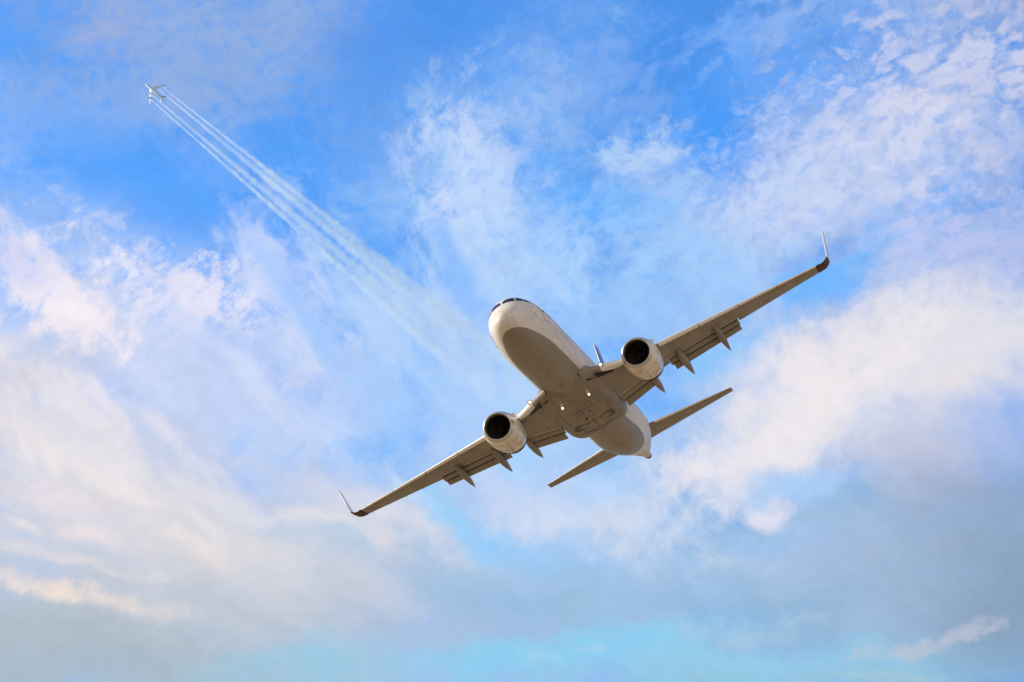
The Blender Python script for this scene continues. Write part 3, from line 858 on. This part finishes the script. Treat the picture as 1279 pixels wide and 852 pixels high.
# ---- engines
NX, NS, NZ = 4.83, 12.55, -1.86
def ring_yz(sg, s, r, n=56, flat=0.0, cz=0.0, n2=1.0):
    o = []
    for k in range(n):
        a = 2*pi*k/n
        x = r*sin(a); z = r*cos(a)
        if z < 0: z *= (1 - flat)
        o.append((NX*sg + x, -s, NZ + cz + z))
    return o
for sg in (1, -1):
    NAC = [(0.0, .865), (.03, .905), (.10, .945), (.25, 1.0), (.55, 1.075), (.95, 1.125), (1.5, 1.15), (2.1, 1.135), (2.7, 1.08), (3.2, 1.0), (3.5, .94)]
    cz = lambda d: .05*min(1, d/1.5)
    lipset = [d for d in NAC if d[0] <= .25]
    nac = MB().loft([ring_yz(sg, NS + d, r, flat=.06, cz=cz(d)) for d, r in NAC if d >= .24], False, False).build('engine_nacelle', m_nac, plane, sharp=60)
    lip = MB().loft([ring_yz(sg, NS + d, r, flat=.04 + .02*min(1, d*4), cz=cz(d)) for d, r in ((.30, .775), (.14, .79), (.05, .815), (.012, .84), (0, .862), (.012, .885), (.04, .915), (.10, .95), (.25, 1.001))], False, False).build('intake_lip', m_lip, nac, sharp=60)
    MB().loft([ring_yz(sg, NS + d, r) for d, r in ((.29, .775), (.6, .775), (1.0, .775), (1.05, .775))], False, False).build('intake_duct', m_liner, nac)
    MB().loft([ring_yz(sg, NS + d, r) for d, r in ((1.06, .775), (1.07, .2))], False, True).build('fan_case', m_dark, nac)
    # fan: 24 swept blades, spinner
    fan = MB()
    for k in range(24):
        a = 2*pi*k/24; rr = []
        for i in range(5):
            r = .22 + .545*i/4; tw = rad(28 + 34*i/4); c = .15 + .05*i/4
            ca, sa = cos(a + .12*i/4), sin(a + .12*i/4)
            ctr = Vector((NX*sg + r*sa, -(NS + .92), NZ + r*ca))
            tx = Vector((ca, 0, -sa)); ty = Vector((0, -1, 0))
            dv = tx*sin(tw) + ty*cos(tw)*.8
            nn = tx*cos(tw) - ty*sin(tw)
            rr.append([ctr - dv*c/2, ctr + nn*.008, ctr + dv*c/2, ctr - nn*.008])
        fan.loft(rr)
    fan.build('fan', m_blade, nac)
    MB().loft([ring_yz(sg, NS + d, r, 28) for d, r in ((.62, .006), (.66, .05), (.75, .12), (.86, .19), (.95, .23), (1.02, .235))]).build('spinner', m_spin, nac)
    # inner fan nozzle, core cowl and plug
    MB().loft([ring_yz(sg, NS + d, r, cz=cz(3)) for d, r in ((3.5, .938), (3.2, .95), (2.8, .95), (2.7, .5))], False, False).build('fan_nozzle', m_dark, nac)
    MB().loft([ring_yz(sg, NS + d, r, cz=cz(3)) for d, r in ((2.7, .68), (3.3, .66), (3.9, .55), (4.35, .44), (4.36, .40), (4.1, .38))], False, False).build('core_cowl', m_hot, nac)
    MB().loft([ring_yz(sg, NS + d, r, 28, cz=cz(3)) for d, r in ((4.0, .30), (4.3, .27), (4.7, .14), (4.95, .03))]).build('exhaust_plug', m_hot, nac)
    # strakes and seams on the nacelle
    for a_ in (-55, 55):
        a = rad(a_); r1 = 1.13
        base = Vector((NX*sg + r1*sin(a), -(NS + 1.0), NZ + .05 + r1*cos(a))); nn = Vector((sin(a), 0, cos(a)))
        tn = Vector((cos(a), 0, -sin(a)))*.012
        rr = []
        for t, h in ((0, .0), (.35, .16), (.8, .22), (1.0, .2)):
            p_ = base + Vector((0, -t, 0))
            rr.append([p_ - tn - nn*.05, p_ + tn - nn*.05, p_ + nn*h])
        MB().loft(rr).build('strake', m_white, nac)
    for d in (1.02, 2.15):
        r = interp(NAC, d)[0] + .001
        MB().tube([ (NX*sg + r*sin(2*pi*k/48), -(NS + d), NZ + cz(d) + (r*cos(2*pi*k/48) if cos(2*pi*k/48) > 0 else r*cos(2*pi*k/48)*.94)) for k in range(49)], .009, 5).build('cowl_seam', m_seam, nac)
    MB().tube([(NX*sg + .06, -(NS + d), NZ + cz(d) - interp(NAC, d)[0]*.94 - .002) for d in (1.05, 1.4, 1.8, 2.2, 2.7, 3.2)], .009, 5).build('cowl_seam', m_seam, nac)
    for dx, d, r in ((.35, .75, .05), (-.2, 1.7, .04), (.1, 2.5, .06)):
        rr = interp(NAC, d)[0]; z = NZ + cz(d) - math.sqrt(rr*rr - dx*dx)*.94
        MB().tube([(NX*sg + dx, -(NS + d), z + .02), (NX*sg + dx, -(NS + d), z - .012)], r, 10).build('drain_port', m_seam, nac)
    # pylon
    rr = []
    for s, zt, zb, w in ((13.5, NZ + 1.1, NZ + .95, .06), (14.3, -.62, NZ + .9, .17), (15.2, -.75, NZ + .75, .21), (16.5, -.9, NZ + .5, .22), (17.8, -.98, NZ + .45, .20), (19.0, -1.0, -1.38, .10), (19.7, -1.05, -1.25, .02)):
        zt = min(zt, zw(NX) + .1)
        if s < 14.5: zt = NZ + 1.12 + (s - 13.5)*.15
        rr.append([(NX*sg - w, -s, zt), (NX*sg - w, -s, zb), (NX*sg, -s - .0, zb - .03), (NX*sg + w, -s, zb), (NX*sg + w, -s, zt), (NX*sg, -s, zt + .04)])
    MB().loft(rr).build('pylon', m_white, plane, sharp=50)

# ---- tailplane and fin
def surf(name, rings, mat, parent, sharp=45): return MB().loft(rings).build(name, mat, parent, sharp=sharp)
for sg in (1, -1):
    def t_le(x): return 34.35 + .640*(x - 1.5)
    def t_te(x): return 37.2 + .300*(x - 1.5)
    def t_z(x): return .88 + .137*(x)
    rings = []
    for x in (.7, 1.5, 2.5, 3.5, 4.5, 5.5, 6.5, 7.0, 7.14, 7.19):
        c = t_te(x) - t_le(x); k = 1.0
        if x > 7.05: k = .8 if x < 7.15 else .45
        rings.append(section(x, sg, t_le(x) + (1-k)*.3*c, c*.72*k, t_z(x), .10 if k == 1 else .07, 1.0, 0, 0.0, 12))
    # the forward, fixed part: truncated airfoil
    rings = [section(x, sg, t_le(x), t_te(x) - t_le(x), t_z(x), .095, .70, 0, 0, 14) for x in (.7, 1.5, 2.5, 3.5, 4.5, 5.5, 6.5, 7.0, 7.12)]
    stab = surf('horizontal_stabilizer', rings, m_grey, plane)
    rings = [section(x, sg, t_le(x), t_te(x) - t_le(x), t_z(x), .095, 1.0, 0, 0, 12, .712) for x in (.75, 1.5, 2.5, 3.5, 4.5, 5.5, 6.5, 7.11)]
    surf('elevator', rings, m_flap, stab, 60)
    rings = [section(x, sg, t_le(x) - .015, t_te(x) - t_le(x), t_z(x), .101, .055, 0, 0, 8) for x in (1.75, 3, 4.5, 6, 7.08)]
    surf('leading_edge', rings, m_slat, stab, 60)
# fin: dorsal fillet, main fin, rudder
def fin_ring(z, s_le, c, tk, cut=1.0, start=0.0, n=12):
    th = naca(tk); a = []; b_ = []
    for i in range(n + 1):
        u = start + (cut - start)*(1 - cos(pi*i/n))/2
        a.append((th(u)*c, -(s_le + u*c), z)); b_.append((-th(u)*c, -(s_le + u*c), z))
    return list(reversed(a)) + b_[1:]
def f_le(z): return 31.6 + (z - 1.5)*.82
def f_te(z): return 37.0 + (z - 1.5)*.32
FT = 9.35
zs = (1.2, 2.0, 3.2, 4.5, 6.0, 7.5, 8.8, FT - .1, FT)
fin = surf('tail_fin', [fin_ring(z, f_le(z), f_te(z) - f_le(z), .095 if z < FT else .05, .70) for z in zs], m_violet, plane)
surf('rudder', [fin_ring(z, f_le(z), f_te(z) - f_le(z), .095, 1.0, .712) for z in (1.9, 3.2, 4.5, 6.0, 7.5, 8.8, FT - .15)], m_violet, fin, 60)
surf('leading_edge', [fin_ring(z, f_le(z) - .02, f_te(z) - f_le(z), .100, .018, 0, 8) for z in (2.9, 4.5, 6, 7.5, FT - .05)], m_slat, fin, 60)
surf('dorsal_fillet', [[(-.03, -27.6, 1.80), (0, -27.5, 1.84), (.03, -27.6, 1.80), (0, -27.9, 1.7)], [(-.11, -30.0, 1.78), (0, -29.6, 2.14), (.11, -30.0, 1.78), (0, -31, 1.6)],
                       [(-.2, -32.2, 1.75), (0, -31.6, 2.62), (.2, -32.2, 1.75), (0, -33.5, 1.6)], [(-.22, -33.6, 1.7), (0, -32.9, 3.1), (.22, -33.6, 1.7), (0, -34.2, 1.6)]], m_white, plane)

# ---- attitude: rotation read from the photograph, in the frame right / down / ahead of the lens
RC = Matrix(((-0.8737339632543233, -0.26918860944310397, -0.40512523248907495),
             (0.47134390898155876, -0.26292182713292633, -0.841847392513203),
             (0.12009946261005103, -0.9265039694255944, 0.35660414147690833)))
TCAM = Vector((-0.80655, -1.91548, 194.1835))
BASIS = Matrix((RIGHT, DOWN, VIEW)).transposed()
# RC maps (x starboard, y forward, z up); keep the empty under the fuselage
rot_w = BASIS @ RC
loc_w = CAM + BASIS @ TCAM
plane.matrix_world = Matrix.Translation(loc_w) @ rot_w.to_4x4()
# ================================================================= THE FAR JET AND ITS TRAILS
def ray(px, py):
    """direction through a point of the photograph (1279 x 852)"""
    return (VIEW + RIGHT*((px - 639.5)/FPX) + DOWN*((py - 426)/FPX)).normalized()
J0 = CAM + ray(192.5, 114)*8600.0                     # the jet
J1 = CAM + ray(655, 500)*7350.0                     # where its trails have thinned out
FWD = (J0 - J1).normalized()
toward = (CAM - J0).normalized()                     # its belly faces the ground and us
UP_ = -(toward - FWD*toward.dot(FWD)).normalized()
m_jet = plain('hazed_jet_paint', (.26, .40, .62), .4, 0, 0, .05, .2)  # the blue haze of the distant air is mixed into this colour
jet = empty('high_altitude_jet', 'tiny pale four-engine jet flying high at the head of the white vapour trails', 'airplane')
def jring(y, w, h, zc=0, n=16): return [(w*cos(2*pi*k/n), y, zc + h*sin(2*pi*k/n)) for k in range(n)]
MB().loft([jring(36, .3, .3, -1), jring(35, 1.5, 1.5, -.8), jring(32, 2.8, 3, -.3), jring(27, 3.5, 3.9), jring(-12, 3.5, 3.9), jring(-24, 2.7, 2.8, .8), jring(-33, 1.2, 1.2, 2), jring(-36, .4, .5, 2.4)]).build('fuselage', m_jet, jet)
def jwing(x0, y0, c0, z0, x1, y1, c1, z1, t, name, parent=None):
    r = []
    for a in (0, .33, .66, 1):
        x = x0 + (x1-x0)*a; y = y0 + (y1-y0)*a; c = c0 + (c1-c0)*a; z = z0 + (z1-z0)*a; tt = t*c
        r.append([(x, y, z), (x, y - c*.25, z + tt*.5), (x, y - c, z), (x, y - c*.3, z - tt*.5)])
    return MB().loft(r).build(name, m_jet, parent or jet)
for sg in (1, -1):
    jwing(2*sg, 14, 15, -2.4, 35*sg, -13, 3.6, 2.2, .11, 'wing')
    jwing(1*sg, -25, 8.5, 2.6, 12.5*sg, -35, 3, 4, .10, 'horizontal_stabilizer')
    for x, y in ((12.5, 9.5), (22.5, 1.0)):
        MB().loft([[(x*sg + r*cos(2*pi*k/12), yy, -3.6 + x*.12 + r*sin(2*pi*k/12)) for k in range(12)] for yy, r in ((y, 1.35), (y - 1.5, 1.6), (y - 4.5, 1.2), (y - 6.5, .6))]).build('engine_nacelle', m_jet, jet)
r = []
for z, y, c in ((3, -22, 11), (6, -25, 9.5), (9.5, -28.5, 7.5), (13.5, -32.5, 5)):
    r.append([(-.5, y - c*.3, z), (0, y, z), (.5, y - c*.3, z), (0, y - c, z)])
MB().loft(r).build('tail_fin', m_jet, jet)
Zj = UP_; Yj = FWD; Xj = Yj.cross(Zj).normalized()
JR = Matrix((Xj, Yj, Zj)).transposed()
jet.matrix_world = Matrix.Translation(J0) @ JR.to_4x4() @ Matrix.Diagonal((.92, 1.25, 1.0, 1.0))

# vapour trails: one volume per engine, spreading and thinning with age
LEN = (J1 - J0).length
def trail(x_off, x_end, r0, r1, dens, seed, label):
    """tapering tube along -Y of its own frame, local metres behind the engine"""
    rings = []; n = 14; N = 26
    for i in range(N + 1):
        t = i/N; y = -(t**1.25)*(LEN + 60)
        tt = t**1.25
        rr = r0 + (r1 - r0)*tt**1.05
        x = x_off + (x_end - x_off)*tt
        rings.append([(x + rr*cos(2*pi*k/n), y, rr*sin(2*pi*k/n)) for k in range(n)])
    m = bpy.data.materials.new('water_vapour'); m.use_nodes = True
    nt = m.node_tree; nt.nodes.clear(); gg = G(nt)
    o_ = nt.nodes.new('ShaderNodeOutputMaterial'); v_ = nt.nodes.new('ShaderNodeVolumePrincipled')
    nt.links.new(v_.outputs[0], o_.inputs['Volume'])
    tc = nt.nodes.new('ShaderNodeTexCoord').outputs['Object']
    xyz = gg.sep(tc)
    age = gg.math('DIVIDE', xyz[1], -(LEN + 60), clamp=True)
    rad_ = gg.math('MULTIPLY_ADD', gg.math('POWER', age, 1.05), r1 - r0, r0)
    cx_ = gg.math('MULTIPLY_ADD', age, x_end - x_off, x_off)
    dx = gg.math('DIVIDE', gg.math('SUBTRACT', xyz[0], cx_), rad_)
    dz = gg.math('DIVIDE', xyz[2], rad_)
    rr = gg.vmath('LENGTH', gg.comb(dx, dz, 0))
    puffs = gg.noise(gg.mapping(tc, (seed*17, 0, 0), (0, 0, 0), (1, 1.3, 1)), .075, 5, .65)
    big = gg.noise(gg.mapping(tc, (seed*7, 0, 0), (0, 0, 0), (1, 2.5, 1)), .016, 3, .55)
    edge = gg.math('MULTIPLY_ADD', gg.math('SUBTRACT', puffs, .5), gg.ramp(age, .02, .3, .1, 2.3), gg.math('MULTIPLY', rr, 1.25))
    body_ = gg.ramp(edge, .35, 1.0, 1.0, 0.0)
    thin = gg.math('MULTIPLY', gg.ramp(age, .7, 1.0, 1.0, .0), gg.ramp(big, .3, .62, .5, 1.15))
    # the same water spread over a growing section
    dn = gg.math('DIVIDE', dens, rad_)
    gg.l.new(gg.math('MULTIPLY', gg.math('MULTIPLY', dn, body_), thin), v_.inputs['Density'])
    v_.inputs['Color'].default_value = (.80, .93, 1, 1); v_.inputs['Anisotropy'].default_value = .6
    m.cycles.volume_step_rate = .04
    t_ = MB().loft(rings).build('contrail', m)
    t_['label'] = label; t_['category'] = 'contrail'; t_['group'] = 'vapour trails behind the high jet'
    t_.matrix_world = Matrix.Translation(J0 - FWD*9.0 + UP_*-2) @ JR.to_4x4()
    return t_
trail(21.5, 48, 2.4, 24, .50, 1, 'uppermost and sharpest edged of the four white vapour trails behind the tiny jet')
trail(11.0, 18, 2.4, 38, .42, 2, 'second vapour trail from the top, starting at the tail of the tiny jet')
trail(-11.0, -18, 2.4, 38, .52, 3, 'third vapour trail from the top, soon merging with the lowest one')
trail(-21.5, -46, 2.4, 30, .52, 4, 'lowest vapour trail behind the tiny jet, with a ragged lower edge')
